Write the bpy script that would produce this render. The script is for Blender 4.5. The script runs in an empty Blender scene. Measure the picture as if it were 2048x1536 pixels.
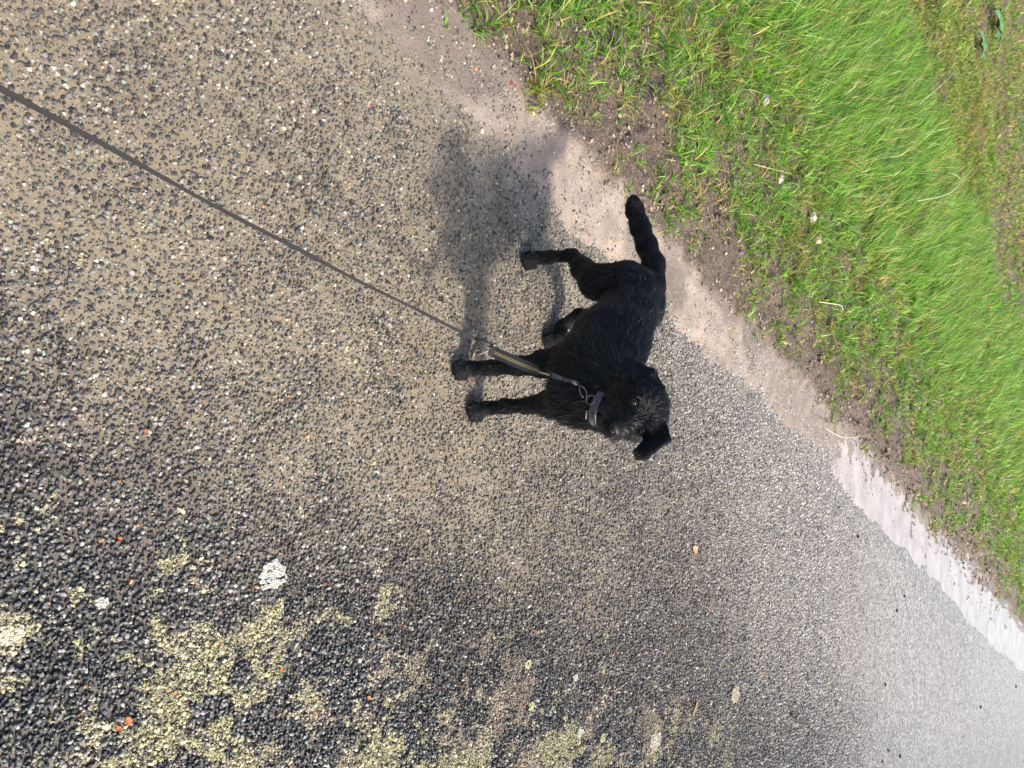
import bpy, math
import numpy as np
from mathutils import Matrix

sc = bpy.context.scene
# ---------------------------------------------------------------- camera (phone held sideways: picture right is up in the world)
cam = bpy.data.cameras.new('camera'); camo = bpy.data.objects.new('camera', cam); sc.collection.objects.link(camo)
_p = math.radians(42.0)
camo.matrix_world = Matrix(((0, -1, 0, 0), (math.sin(_p), 0, -math.cos(_p), 0), (math.cos(_p), 0, math.sin(_p), 1.4), (0, 0, 0, 1)))
cam.sensor_width = 36; cam.lens = 26.0; cam.clip_start = .02; cam.clip_end = 2000
sc.camera = camo
# ---------------------------------------------------------------- daylight
SUN_EL, SUN_AZ = math.radians(43), math.radians(-1)         # azimuth from +X towards +Y
w = bpy.data.worlds.new('World'); sc.world = w; w.use_nodes = True
nt = w.node_tree; nt.nodes.clear()
sky = nt.nodes.new('ShaderNodeTexSky'); sky.sky_type = 'NISHITA'; sky.sun_disc = False
sky.sun_elevation = SUN_EL; sky.sun_rotation = math.pi / 2 - SUN_AZ
sky.air_density = 1.0; sky.dust_density = 3.5; sky.ozone_density = 1.0
bg = nt.nodes.new('ShaderNodeBackground'); bg.inputs[1].default_value = .15
out = nt.nodes.new('ShaderNodeOutputWorld')
nt.links.new(sky.outputs[0], bg.inputs[0]); nt.links.new(bg.outputs[0], out.inputs[0])
sl = bpy.data.lights.new('sun', 'SUN'); sl.energy = 2.9; sl.angle = math.radians(5.0); sl.color = (1, .95, .87)
so = bpy.data.objects.new('sun', sl); sc.collection.objects.link(so)
so.rotation_euler = (0, math.pi / 2 - SUN_EL, SUN_AZ)        # lamp shines down its -Z; +Z points at the sun
sc.view_settings.view_transform = 'Standard'; sc.view_settings.look = 'None'
sc.view_settings.gamma = 1; sc.view_settings.use_curve_mapping = False
sc.view_settings.exposure = EXPO = 1.0

rng = np.random.default_rng(7)
# ---------------------------------------------------------------- helpers
def mesh(name, v, f, mat, parent=None, smooth=False, attrs=None, uv=None):
    """one mesh object from an (n,3) vertex array and an (m,k) face array"""
    v = np.asarray(v, np.float32); f = np.asarray(f, np.int32); k = f.shape[1]
    me = bpy.data.meshes.new(name)
    me.vertices.add(len(v)); me.vertices.foreach_set('co', v.ravel())
    me.loops.add(f.size); me.loops.foreach_set('vertex_index', f.ravel())
    me.polygons.add(len(f)); me.polygons.foreach_set('loop_start', np.arange(0, f.size, k, dtype=np.int32))
    me.polygons.foreach_set('use_smooth', np.full(len(f), smooth, bool))
    me.update(calc_edges=True)
    for an, a in (attrs or {}).items():
        a = np.asarray(a, np.float32)
        if a.ndim == 2:
            at_ = me.attributes.new(an, 'FLOAT_COLOR', 'POINT'); at_.data.foreach_set('color', np.c_[a, np.ones(len(a), np.float32)].astype(np.float32).ravel())
        else:
            at_ = me.attributes.new(an, 'FLOAT', 'POINT'); at_.data.foreach_set('value', a)
    me.materials.append(mat)
    o = bpy.data.objects.new(name, me); sc.collection.objects.link(o)
    if parent is not None: o.parent = parent
    return o
def tag(o, **k):
    for a, b in k.items(): o[a] = b
    return o
def poly_mesh(name, v, faces, mat, parent=None, smooth=False):
    me = bpy.data.meshes.new(name); me.from_pydata([tuple(p) for p in v], [], [tuple(int(i) for i in q) for q in faces]); me.update()
    for p in me.polygons: p.use_smooth = smooth
    me.materials.append(mat)
    o = bpy.data.objects.new(name, me); sc.collection.objects.link(o)
    if parent is not None: o.parent = parent
    return o
def group_obj(name, loc, **k):
    o = bpy.data.objects.new(name, None); sc.collection.objects.link(o); o.location = loc; o.empty_display_size = .05
    tag(o, **k); return o
def keep(o, parent):
    """parent without moving (parents carry only a location)"""
    o.parent = parent; o.location = tuple(-np.array(parent.location)); return o

_H = rng.random(65536).astype(np.float32)
def vnoise(x, y, seed=0):
    x = np.asarray(x, float); y = np.asarray(y, float)
    xi = np.floor(x).astype(np.int64); yi = np.floor(y).astype(np.int64); fx = x - xi; fy = y - yi
    fx = fx * fx * fx * (fx * (fx * 6 - 15) + 10); fy = fy * fy * fy * (fy * (fy * 6 - 15) + 10)
    h = lambda a, b: _H[(a * 73856093 ^ b * 19349663 ^ (seed * 83492791 + 12345)) & 65535]
    a = h(xi, yi) * (1 - fx) + h(xi + 1, yi) * fx; b = h(xi, yi + 1) * (1 - fx) + h(xi + 1, yi + 1) * fx
    return a * (1 - fy) + b * fy
def fbm(x, y, o=4, seed=0, g=.5):
    s = 0; a = 1; n = 0
    for i in range(o):
        s = s + a * vnoise(x * 2 ** i + 17.3 * i, y * 2 ** i - 9.1 * i, seed + i); n += a; a *= g
    return s / n
def sst(a, b, x):
    t = np.clip((np.asarray(x, float) - a) / (b - a), 0, 1); return t * t * (3 - 2 * t)

# road direction: s runs along the road edge, t across it towards the grass
AL = math.radians(66.76); CS, SN = math.cos(AL), math.sin(AL)
def st2xy(s, t): return s * CS - t * SN, s * SN + t * CS
def xy2st(x, y): return x * CS + y * SN, -x * SN + y * CS

# ---- materials
def mat_new(name):
    m = bpy.data.materials.new(name); m.use_nodes = True
    n = m.node_tree; b = n.nodes['Principled BSDF']; return m, n, b
def N(n, t, **k):
    x = n.nodes.new(t)
    for a, b in k.items():
        if a.startswith('i_'):
            key = a[2:]; key = int(key) if key.isdigit() else key
            x.inputs[key].default_value = b
        else: setattr(x, a, b)
    return x
def L(n, a, b): n.links.new(a, b)
def coords(n): return N(n, 'ShaderNodeTexCoord').outputs['Object']
def noise(n, scale, detail=4, rough=.55, vec=None):
    x = N(n, 'ShaderNodeTexNoise'); x.inputs['Scale'].default_value = scale; x.inputs['Detail'].default_value = detail
    x.inputs['Roughness'].default_value = rough
    L(n, vec or coords(n), x.inputs['Vector']); return x
def ramp(n, src, stops):
    r = N(n, 'ShaderNodeValToRGB'); e = r.color_ramp.elements
    while len(e) < len(stops): e.new(.5)
    for q, (p, c) in zip(e, stops):
        q.position = p; q.color = (*c, 1) if len(c) == 3 else c
    L(n, src, r.inputs[0]); return r.outputs[0]
def mixc(n, fac, a, b, mode='MIX'):
    x = N(n, 'ShaderNodeMix', data_type='RGBA', blend_type=mode)
    for s, i in ((fac, 0), (a, 6), (b, 7)):
        if isinstance(s, (int, float)): x.inputs[i].default_value = s
        elif isinstance(s, tuple): x.inputs[i].default_value = (*s, 1)
        else: L(n, s, x.inputs[i])
    return x.outputs[2]
def mth(n, op, a, b=None, clamp=False):
    x = N(n, 'ShaderNodeMath', operation=op, use_clamp=clamp)
    for s, i in ((a, 0), (b, 1)):
        if s is None: continue
        if isinstance(s, (int, float)): x.inputs[i].default_value = s
        else: L(n, s, x.inputs[i])
    return x.outputs[0]
def attr(n, name, col=False):
    x = N(n, 'ShaderNodeAttribute', attribute_name=name); return x.outputs['Color' if col else 'Fac']
def bump(n, h, strength, dist, base=None):
    b = N(n, 'ShaderNodeBump'); b.inputs['Strength'].default_value = strength; b.inputs['Distance'].default_value = dist
    L(n, h, b.inputs['Height'])
    if base is not None: L(n, base, b.inputs['Normal'])
    return b.outputs[0]
def plain(name, col, rough=.5, spec=.5, metal=0, nscale=None, var=.25, bmp=0):
    m, n, b = mat_new(name)
    b.inputs['Roughness'].default_value = rough; b.inputs['Specular IOR Level'].default_value = spec; b.inputs['Metallic'].default_value = metal
    if nscale:
        ns = noise(n, nscale)
        c = mixc(n, ns.outputs[0], tuple(x * (1 - var) for x in col), tuple(min(1, x * (1 + var)) for x in col)); L(n, c, b.inputs['Base Color'])
        if bmp: L(n, bump(n, ns.outputs[0], .6, bmp), b.inputs['Normal'])
    else: b.inputs['Base Color'].default_value = (*col, 1)
    return m

# ---- land shape
def road_z(s, t, x, y):
    z = -.014 * sst(.98, 1.26, t) + sst(.75, 1.05, t) * .010 * (fbm(x * 5, y * 5, 5, 35, .65) - .5)                                             # falls to the gutter
    z = z - .0075 * sst(6.2, 9.0, s) * sst(-.6, .9, t + .25 * (fbm(s * .5, t * 2, 3, 5) - .5)) * (1 - sst(16, 20, s))   # shallow wheel hollow
    return z
def glare_amt(x, y, s, t):
    """sky glare painted as a pale tint, stronger up the road and towards the gutter"""
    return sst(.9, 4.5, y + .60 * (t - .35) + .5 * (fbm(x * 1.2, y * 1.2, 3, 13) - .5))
def silt_amt(x, y, s, t):
    """how full of tan silt the road texture is, 0 dark and open .. 1 nearly buried"""
    n = fbm(x * 1.6, y * 1.6, 4, 11) - .5
    a = sst(-.22, .42, t + .55 * n + .10 * np.minimum(y - 1.0, 1)) * (1 - .52 * sst(1.1, 2.3, y))
    fine = fbm(x * 14, y * 14, 4, 21)
    return np.clip(a * (.55 + .9 * fine), 0, 1)
def silt_z(x, y, s, t):
    a = silt_amt(x, y, s, t)
    return -.0056 + .0037 * a + .0018 * (fbm(x * 38, y * 38, 3, 31) - .5) + .0016 * sst(.95, 1.2, t) + road_z(s, t, x, y)
EDGE = lambda s: 1.205 + .05 * (fbm(s * 1.7, s * 0 + 3.1, 4, 41) - .5) + .05 * sst(2, 3.5, s) - .10 * sst(8, 14, s)
def verge_z(s, t, x, y):
    e = EDGE(s)
    d = t - e + .13 * (fbm(x * 6, y * 6, 4, 51, .6) - .5)
    strip = .195 + .12 * sst(3.5, 9, s) + .06 * (fbm(s * 1.3, s * 0, 3, 47) - .5)    # width of the silt strip
    z = -.0205 + .085 * np.clip(d + .035, -.3, .09) + (.006 + .005 * sst(2.5, 4, s)) * (fbm(x * 12, y * 12, 5, 61, .62) - .5)
    near = 1 - sst(2.6, 4.0, s); z = z + .0045 * near
    m = sst(strip - .06, strip + .35, d)
    rough = fbm(x * 9, y * 9, 5, 71, .68) - .45; clod = np.abs(fbm(x * 22, y * 22, 3, 77, .7) - .5)
    z = z + m * (.050 + .085 * rough) - .060 * clod * sst(strip - .03, strip + .1, d) * (1 - .5 * sst(.8, 1.5, d))
    z = z + .05 * sst(.5, 2.5, d) + .10 * sst(2.9, 3.3, d) * (fbm(x * 1.5, y * 1.5, 3, 79))
    return z

# ---------------------------------------------------------------- materials of the ground
m, n, b = mat_new('road_binder_and_silt')
co = coords(n); silt = attr(n, 'silt'); far = attr(n, 'far')
ns = noise(n, 55, 6, .6, co); ns2 = noise(n, 3.0, 4, .6, co); ns3 = noise(n, 520, 4, .7, co)
tan = ramp(n, ns.outputs[0], [(.25, (.11, .086, .048)), (.5, (.185, .147, .086)), (.75, (.28, .228, .138))])
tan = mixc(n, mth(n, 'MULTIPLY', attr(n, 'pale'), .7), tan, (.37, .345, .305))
tan = mixc(n, .42, tan, ramp(n, ns3.outputs[0], [(.36, (.05, .04, .03)), (.64, (.44, .36, .25))]))
dark = ramp(n, ns.outputs[0], [(.3, (.022, .018, .015)), (.6, (.085, .068, .052)), (.85, (.19, .155, .115))])
c0 = mixc(n, silt, dark, tan)
vo = N(n, 'ShaderNodeTexVoronoi'); vo.inputs['Scale'].default_value = 88; L(n, co, vo.inputs['Vector'])
ve = N(n, 'ShaderNodeTexVoronoi', feature='DISTANCE_TO_EDGE'); ve.inputs['Scale'].default_value = 88; L(n, co, ve.inputs['Vector'])
sepc = N(n, 'ShaderNodeSeparateColor'); L(n, vo.outputs['Color'], sepc.inputs[0])
chipc = ramp(n, sepc.outputs[0], [(0, (.04, .044, .052)), (.26, (.17, .175, .18)), (.5, (.42, .42, .405)), (.8, (.60, .58, .55)), (1, (.68, .64, .58))])  # far stones lighter than the near ones, sky glare painted into their colour
chipm = mth(n, 'GREATER_THAN', ve.outputs['Distance'], .10)
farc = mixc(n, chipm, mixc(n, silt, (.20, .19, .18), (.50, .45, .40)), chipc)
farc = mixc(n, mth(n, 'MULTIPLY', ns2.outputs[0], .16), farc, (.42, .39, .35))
nsp = noise(n, 38, 4, .75, co); nsq = noise(n, 11, 4, .7, co)
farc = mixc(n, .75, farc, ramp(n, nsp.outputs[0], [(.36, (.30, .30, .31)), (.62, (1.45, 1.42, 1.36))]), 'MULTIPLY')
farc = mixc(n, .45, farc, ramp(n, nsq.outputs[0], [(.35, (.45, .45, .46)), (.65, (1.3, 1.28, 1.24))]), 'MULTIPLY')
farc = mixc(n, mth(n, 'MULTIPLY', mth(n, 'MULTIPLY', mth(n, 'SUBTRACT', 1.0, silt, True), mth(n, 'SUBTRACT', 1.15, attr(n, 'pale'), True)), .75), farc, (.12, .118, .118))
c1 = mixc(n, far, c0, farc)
lcn = noise(n, 260, 4, .7, co)
c1 = mixc(n, mth(n, 'MULTIPLY', attr(n, 'lichen'), .62, True), c1, ramp(n, lcn.outputs[0], [(.35, (.12, .10, .06)), (.55, (.36, .32, .19)), (.7, (.50, .46, .30))]))
L(n, c1, b.inputs['Base Color'])
wetr = attr(n, 'wet')
rr = mth(n, 'SUBTRACT', mth(n, 'ADD', mth(n, 'MULTIPLY', ns2.outputs[0], .25), .36), mth(n, 'MULTIPLY', wetr, .36)); L(n, rr, b.inputs['Roughness'])
hh = mth(n, 'MULTIPLY', mth(n, 'MINIMUM', ve.outputs['Distance'], .3), far)
hh = mth(n, 'MULTIPLY', hh, mth(n, 'SUBTRACT', 1.0, mth(n, 'MULTIPLY', wetr, .92)))
L(n, bump(n, hh, 1.0, .020, bump(n, ns3.outputs[0], .5, .0012)), b.inputs['Normal'])
M_ROAD = m

m, n, b = mat_new('road_chipping')
cc = attr(n, 'col', True); ns = noise(n, 700, 3, .6)
L(n, mixc(n, mth(n, 'MULTIPLY', ns.outputs[0], .55), cc, mixc(n, 1.0, cc, (1.9, 1.85, 1.75), 'MULTIPLY')), b.inputs['Base Color'])
b.inputs['Roughness'].default_value = .42; b.inputs['Specular IOR Level'].default_value = .5
L(n, bump(n, ns.outputs[0], .5, .0008), b.inputs['Normal'])
M_CHIP = m

m, n, b = mat_new('silt_and_mud')
co = coords(n); silt = attr(n, 'silt'); wet = attr(n, 'wet')
n1 = noise(n, 14, 6, .62, co); n2 = noise(n, 130, 5, .65, co); n3 = noise(n, 2.2, 3, .5, co); n4 = noise(n, 420, 4, .7, co)
mud = ramp(n, n2.outputs[0], [(.32, (.028, .018, .013)), (.47, (.105, .074, .053)), (.60, (.23, .17, .125)), (.78, (.40, .32, .24))])
mud = mixc(n, mth(n, 'MULTIPLY', n1.outputs[0], .35), mud, (.15, .105, .075))
slt = ramp(n, n1.outputs[0], [(.3, (.19, .14, .10)), (.5, (.31, .235, .175)), (.7, (.46, .365, .285))])
slt = mixc(n, .45, slt, ramp(n, n4.outputs[0], [(.40, (.07, .055, .045)), (.60, (.54, .44, .35))]))
slt = mixc(n, mth(n, 'MULTIPLY', wet, .55), slt, (.10, .075, .062))
L(n, mixc(n, silt, mud, slt), b.inputs['Base Color'])
r0 = mth(n, 'SUBTRACT', mth(n, 'ADD', .62, mth(n, 'MULTIPLY', n2.outputs[0], .25)), mth(n, 'MULTIPLY', wet, .54)); L(n, r0, b.inputs['Roughness'])
h = mth(n, 'ADD', n2.outputs[0], mth(n, 'MULTIPLY', n4.outputs[0], .3))
bs = N(n, 'ShaderNodeBump'); bs.inputs['Distance'].default_value = .016; L(n, h, bs.inputs['Height'])
L(n, mth(n, 'SUBTRACT', 1.0, mth(n, 'MULTIPLY', silt, .60)), bs.inputs['Strength'])
L(n, bs.outputs[0], b.inputs['Normal'])
M_VERGE = m

m, n, b = mat_new('muddy_water')
co = coords(n); n1 = noise(n, 6, 3, .5, co); n2 = noise(n, 60, 2, .5, co)
L(n, ramp(n, n1.outputs[0], [(.3, (.29, .24, .205)), (.7, (.45, .385, .34))]), b.inputs['Base Color'])
b.inputs['Roughness'].default_value = .05; b.inputs['IOR'].default_value = 1.33
L(n, bump(n, n2.outputs[0], .25, .0006), b.inputs['Normal'])
M_WATER = m

def leafy(name, trans=.42, rough=.45):
    m, n, b = mat_new(name)
    c = attr(n, 'col', True); L(n, c, b.inputs['Base Color']); b.inputs['Roughness'].default_value = rough
    b.inputs['Specular IOR Level'].default_value = .4
    tr = N(n, 'ShaderNodeBsdfTranslucent'); L(n, mixc(n, 1.0, c, (1.3, 1.35, .8), 'MULTIPLY'), tr.inputs[0])
    mx = N(n, 'ShaderNodeMixShader'); mx.inputs[0].default_value = trans
    L(n, b.outputs[0], mx.inputs[1]); L(n, tr.outputs[0], mx.inputs[2])
    L(n, mx.outputs[0], n.nodes['Material Output'].inputs[0]); return m
M_GRASS = leafy('grass_blade')
# ---------------------------------------------------------------- dog shape
CAM_H, PITCH, FPX = 1.4, math.radians(42.0), 1479.0
def at(px, py, y):
    """world point at forward distance y (metres) on the sight line through photo pixel (px, py)"""
    u = (py - 768) / FPX; v = (1024 - px) / FPX
    d = np.array([u, math.cos(PITCH) - v * math.sin(PITCH), -math.sin(PITCH) - v * math.cos(PITCH)])
    t = y / d[1]
    return np.array([0, 0, CAM_H]) + d * t
def unit(v):
    v = np.asarray(v, float); return v / np.linalg.norm(v)
V = lambda *a: np.array(a, float)

FWD = unit(V(.67, -.742, 0)); SIDE = V(.742, .67, 0)      # dog's forward and its left
# head frame
EYE = at(1275, 833, 1.285)
HF = unit(V(.30, -.93, .10))
HL = unit(V(.95, .30, .13)); HL = unit(HL - HF * HL.dot(HF))
HU = np.cross(HF, HL)
def hd(f, l, u): return EYE + HF * f + HL * l + HU * u

PRIMS = []     # (kind, data, group, flow, furlen)
def cap(a, b, ra, rb, grp, flow=None, fur=.02, k=.02):
    a = np.asarray(a, float); b = np.asarray(b, float)
    if flow is None: flow = unit(b - a) if np.linalg.norm(b - a) > 1e-6 else V(0, 0, -1)
    PRIMS.append(('cap', (a, b, ra, rb), grp, unit(flow), fur, k))
def tri(a, b, c, r, grp, flow, fur=.012, k=.008):
    PRIMS.append(('tri', (np.asarray(a, float), np.asarray(b, float), np.asarray(c, float), r), grp, unit(flow), fur, k))

def dog_prims():
    BK = -FWD
    pel = V(-.225, 1.655, .342); loin = V(-.170, 1.585, .362); ribs = V(-.105, 1.505, .365)
    chest = V(-.035, 1.420, .370); brisk = V(.022, 1.362, .372)
    dn = V(0, 0, -1)
    back = unit(BK * .9 + dn * .35)
    cap(loin, pel, .064, .066, 'body', back, .019, .04)
    cap(ribs, loin, .080, .066, 'body', back, .020, .04)
    cap(chest, ribs, .082, .080, 'body', back, .021, .04)
    cap(brisk, chest, .064, .080, 'body', unit(BK * .5 + dn), .026, .04)
    # withers
    cap(V(.000, 1.392, .450), V(-.115, 1.520, .398), .056, .056, 'body', back, .022, .04)
    # rump corners
    cap(pel + SIDE * .03 + V(0, 0, .01), pel - SIDE * .025 + V(0, 0, .01), .054, .054, 'body', back, .018, .03)
    # neck
    nb = V(.006, 1.385, .43); nt = hd(-.085, 0, -.050)
    cap(nt, nb, .054, .070, 'neck', unit(nb - nt), .024, .035)
    cap(hd(-.06, 0, -.078), brisk + V(.012, -.006, .02), .044, .056, 'neck', unit(V(.15, -.2, -1)), .034, .03)
    # skull
    cap(hd(-.052, 0, -.014), hd(-.085, 0, -.020), .050, .049, 'skull', unit(-HF * .9 + HU * .15), .012, .02)
    cap(hd(-.050, .018, -.010), hd(-.050, -.018, -.010), .044, .044, 'skull', unit(-HF * .9 + HU * .2), .012, .02)
    for s in (-1, 1):
        cap(hd(-.035, s * .026, -.034), hd(-.065, s * .033, -.037), .030, .034, 'cheek', unit(-HF * .5 - HU * .8 + HL * s * .5), .022, .02)
        cap(hd(-.012, s * .025, .012), hd(-.022, s * .033, .012), .012, .013, 'brow', unit(HF * .5 + HL * s * .7 + HU * .5), .016, .012)
    # muzzle and jaw
    cap(hd(-.012, 0, -.020), hd(.046, 0, -.026), .026, .018, 'muzzle', unit(-HF * .6 - HU * .7), .020, .018)
    for s in (-1, 1):
        cap(hd(.000, s * .013, -.034), hd(.046, s * .009, -.034), .019, .014, 'muzzle', unit(-HF * .4 + HL * s * .55 - HU * .75), .026, .015)
    cap(hd(-.02, 0, -.052), hd(.036, 0, -.050), .018, .012, 'beard', unit(-HF * .1 - HU), .036, .015)
    # ears (flaps with real thickness)
    lb1, lb2 = at(1331, 852, 1.335), at(1298, 872, 1.315)
    tri(lb1, lb2, at(1336, 880, 1.318), .0065, 'ear', HL - HU * .3, .007)
    tri(lb2, at(1336, 880, 1.318), at(1290, 914, 1.270), .0062, 'ear', unit(at(1272, 920, 1.27) - lb1), .007)
    tri(lb2 + V(.004, 0, -.002), at(1290, 914, 1.270), at(1273, 903, 1.262), .006, 'ear', unit(at(1272, 920, 1.27) - lb1), .007)
    tri(at(1290, 914, 1.270), at(1273, 903, 1.262), at(1276, 917, 1.262), .006, 'ear', unit(at(1272, 920, 1.27) - lb1), .007)
    rb1, rb2 = at(1325, 778, 1.350), at(1290, 772, 1.320)
    fl = unit(at(1238, 724, 1.31) - rb1)
    tri(rb1, rb2, at(1306, 744, 1.345), .0065, 'ear', fl, .008)
    tri(rb2, at(1306, 744, 1.345), at(1262, 722, 1.325), .0065, 'ear', fl, .008)
    tri(rb2, at(1262, 722, 1.325), at(1262, 752, 1.300), .006, 'ear', fl, .008)
    tri(at(1262, 722, 1.325), at(1262, 752, 1.300), at(1240, 730, 1.305), .006, 'ear', fl, .008)
    # tail
    tp = [(pel + BK * .050 + V(0, 0, .036), .032), (at(1307, 528, 1.730), .0275), (at(1294, 492, 1.760), .0262), (at(1281, 456, 1.785), .0255), (at(1270, 422, 1.79), .0225), (at(1267, 404, 1.78), .0190)]
    for (a, ra), (b, rb) in zip(tp[:-1], tp[1:]): cap(a, b, ra, rb, 'tail', None, .009, .02)
    # front legs
    def foot(c, d, r, spread=.0112):
        d = unit(d); sd = unit(np.cross(V(0, 0, 1), d))
        cap(c - d * .010 + V(0, 0, .008), c + d * .012 + V(0, 0, .003), r, r * .95, 'paw', unit(d - V(0, 0, .5)), .008, .008)
        for i, o in enumerate((-1.5, -.5, .5, 1.5)):
            e = c + d * (.026 - .004 * abs(o)) + sd * o * spread
            cap(e - d * .008, V(e[0], e[1], .0115) + d * .004, .0125, .0105, 'paw', unit(d - V(0, 0, .6)), .0055, .004)
    def leg(pts, fur=.012, grp='leg', k=.015):
        for (a, ra), (b, rb) in zip(pts[:-1], pts[1:]): cap(a, b, ra, rb, grp, None, fur, k)
    RF = V(-.040, 1.355, .020)
    leg([(V(-.050, 1.410, .330), .052), (V(-.050, 1.408, .240), .032), (V(-.045, 1.392, .170), .0205), (V(-.042, 1.380, .090), .0175), (V(-.041, 1.365, .035), .019)], .013)
    foot(RF, V(.25, -.95, 0), .0175)
    LF = V(.069, 1.408, .020)
    leg([(V(.035, 1.400, .340), .050), (V(.048, 1.422, .250), .032), (V(.055, 1.430, .170), .0195), (V(.058, 1.428, .090), .0165), (V(.064, 1.420, .035), .0180)], .013)
    foot(LF, V(.35, -.92, 0), .0175)
    # hind legs: thigh, stifle (knee) forward, hock back, vertical shank
    RH = V(-.362, 1.625, .020)
    leg([(V(-.262, 1.625, .335), .058), (V(-.268, 1.600, .262), .044), (V(-.315, 1.640, .185), .029), (V(-.366, 1.680, .120), .0170), (V(-.366, 1.655, .055), .0155), (V(-.364, 1.640, .030), .018)], .012)
    foot(RH, V(.45, -.85, 0), .0165)
    LH = V(-.137, 1.722, .020)
    leg([(pel + SIDE * .040, .062), (V(-.160, 1.665, .250), .044), (V(-.185, 1.735, .170), .028), (at(1158, 630, 1.775), .0180), (at(1124, 652, 1.750), .0160), (V(-.145, 1.735, .030), .018)], .012)
    foot(LH, V(.55, -.80, 0), .0165)

def prim_dist(p, pr):
    if pr[0] == 'cap':
        a, b, ra, rb = pr[1]; ab = b - a; L = max(ab.dot(ab), 1e-9)
        t = np.clip(((p - a) @ ab) / L, 0, 1)
        return np.linalg.norm(p - (a + t[..., None] * ab), axis=-1) - (ra + t * (rb - ra))
    a, b, c, r = pr[1]
    ba, cb, ac = b - a, c - b, a - c; n = np.cross(ba, ac)
    pa, pb, pc = p - a, p - b, p - c
    ins = (np.sign(pa @ np.cross(ba, n)) + np.sign(pb @ np.cross(cb, n)) + np.sign(pc @ np.cross(ac, n))) < 2
    def seg(q, e):
        t = np.clip((q @ e) / e.dot(e), 0, 1); w = q - t[..., None] * e; return (w * w).sum(-1)
    d2 = np.minimum(np.minimum(seg(pa, ba), seg(pb, cb)), seg(pc, ac))
    return np.sqrt(np.where(ins, d2, (pa @ n) ** 2 / n.dot(n))) - r

def dog_surface(h=.0042):
    lo = V(-.66, 1.12, -.02); hi = V(.25, 1.92, .74)
    N = ((hi - lo) / h).astype(int) + 1
    vol = np.full(N, .2, np.float32)
    for pr in PRIMS:
        pts = [q for q in pr[1] if isinstance(q, np.ndarray)]; rr = max(q for q in pr[1] if not isinstance(q, np.ndarray))
        m = rr + .05
        i0 = np.maximum(((np.min(pts, 0) - m - lo) / h).astype(int), 0); i1 = np.minimum(((np.max(pts, 0) + m - lo) / h).astype(int) + 2, N)
        sl = tuple(slice(a, b) for a, b in zip(i0, i1))
        g = np.stack(np.meshgrid(*[lo[i] + h * np.arange(i0[i], i1[i]) for i in range(3)], indexing='ij'), -1)
        d = prim_dist(g, pr).astype(np.float32); k = pr[5]; v = vol[sl]
        hh = np.maximum(k - np.abs(v - d), 0) / k
        vol[sl] = np.minimum(v, d) - hh * hh * k * .25
    # surface nets
    ins = vol < 0
    c = [(i, j, k) for i in (0, 1) for j in (0, 1) for k in (0, 1)]
    S = [ins[i:N[0]-1+i, j:N[1]-1+j, k:N[2]-1+k] for i, j, k in c]
    cnt = sum(s.astype(np.int8) for s in S); act = (cnt > 0) & (cnt < 8)
    idx = np.argwhere(act); ids = -np.ones(act.shape, np.int64); ids[act] = np.arange(len(idx))
    acc = np.zeros((len(idx), 3)); w = np.zeros(len(idx))
    for a in range(8):
        for b in range(a + 1, 8):
            ca, cb = np.array(c[a]), np.array(c[b])
            if abs(ca - cb).sum() != 1: continue
            va = vol[tuple((idx + ca).T)].astype(float); vb = vol[tuple((idx + cb).T)].astype(float)
            m = (va < 0) != (vb < 0); t = np.where(m, va / np.where(m, va - vb, 1), 0)
            acc += m[:, None] * (ca + t[:, None] * (cb - ca)); w += m
    verts = lo + h * (idx + acc / w[:, None])
    faces = []
    for ax in range(3):
        o = np.eye(3, dtype=int); u, v = o[(ax + 1) % 3], o[(ax + 2) % 3]
        A = np.argwhere(ins[1:-1, 1:-1, 1:-1] != ins[1 + o[ax][0]:N[0]-1+o[ax][0], 1 + o[ax][1]:N[1]-1+o[ax][1], 1 + o[ax][2]:N[2]-1+o[ax][2]]) + 1
        A = A[(A < N - 2).all(1)]
        f = np.stack([ids[tuple((A - u - v).T)], ids[tuple((A - v).T)], ids[tuple(A.T)], ids[tuple((A - u).T)]], 1)
        out = ins[tuple(A.T)]
        f[~out] = f[~out][:, ::-1]
        faces.append(f)
    f = np.concatenate(faces); f = f[(f >= 0).all(1)]
    # two light smoothing passes
    e = np.concatenate([f[:, [0, 1]], f[:, [1, 2]], f[:, [2, 3]], f[:, [3, 0]]])
    for _ in range(3):
        s = np.zeros_like(verts); n = np.zeros(len(verts))
        np.add.at(s, e[:, 0], verts[e[:, 1]]); np.add.at(n, e[:, 0], 1)
        verts = verts * .5 + .5 * s / np.maximum(n, 1)[:, None]
    return verts, f
# ---------------------------------------------------------------- end dog shape

# ---------------------------------------------------------------- road, verge, water
def lichen_mask(x, y, s, t):
    m_ = fbm(x * 10, y * 10, 5, 101, .62); f_ = fbm(x * 45, y * 45, 3, 111)
    thr = .49 + .36 * sst(-.30, .20, t + .12 * (fbm(x * 2, y * 2, 2, 121) - .5)) + .05 * sst(1.2, 2.6, y)
    return sst(-.015, .05, m_ - thr + .50 * (f_ - .5) + .30 * (fbm(x * 130, y * 130, 2, 113) - .5)) * (1 - sst(2.2, 3.4, y))
def grid(ss, tt):
    S, T = np.meshgrid(ss, tt, indexing='ij'); a, c = S.shape
    i = np.arange(a * c).reshape(a, c)
    f = np.stack([i[:-1, :-1], i[1:, :-1], i[1:, 1:], i[:-1, 1:]], -1).reshape(-1, 4)
    return S.ravel(), T.ravel(), f
def grow(a, b, step, r):
    out = [a]
    while (out[-1] < b) if step > 0 else (out[-1] > b):
        out.append(out[-1] + step); step *= r
    return out
ss = np.array(sorted(set(grow(-.35, -60, -.012, 1.25)[::-1][:-1] + list(np.arange(-.35, 4.6, .0135)) + grow(4.6, 300, .0135, 1.032))))
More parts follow.
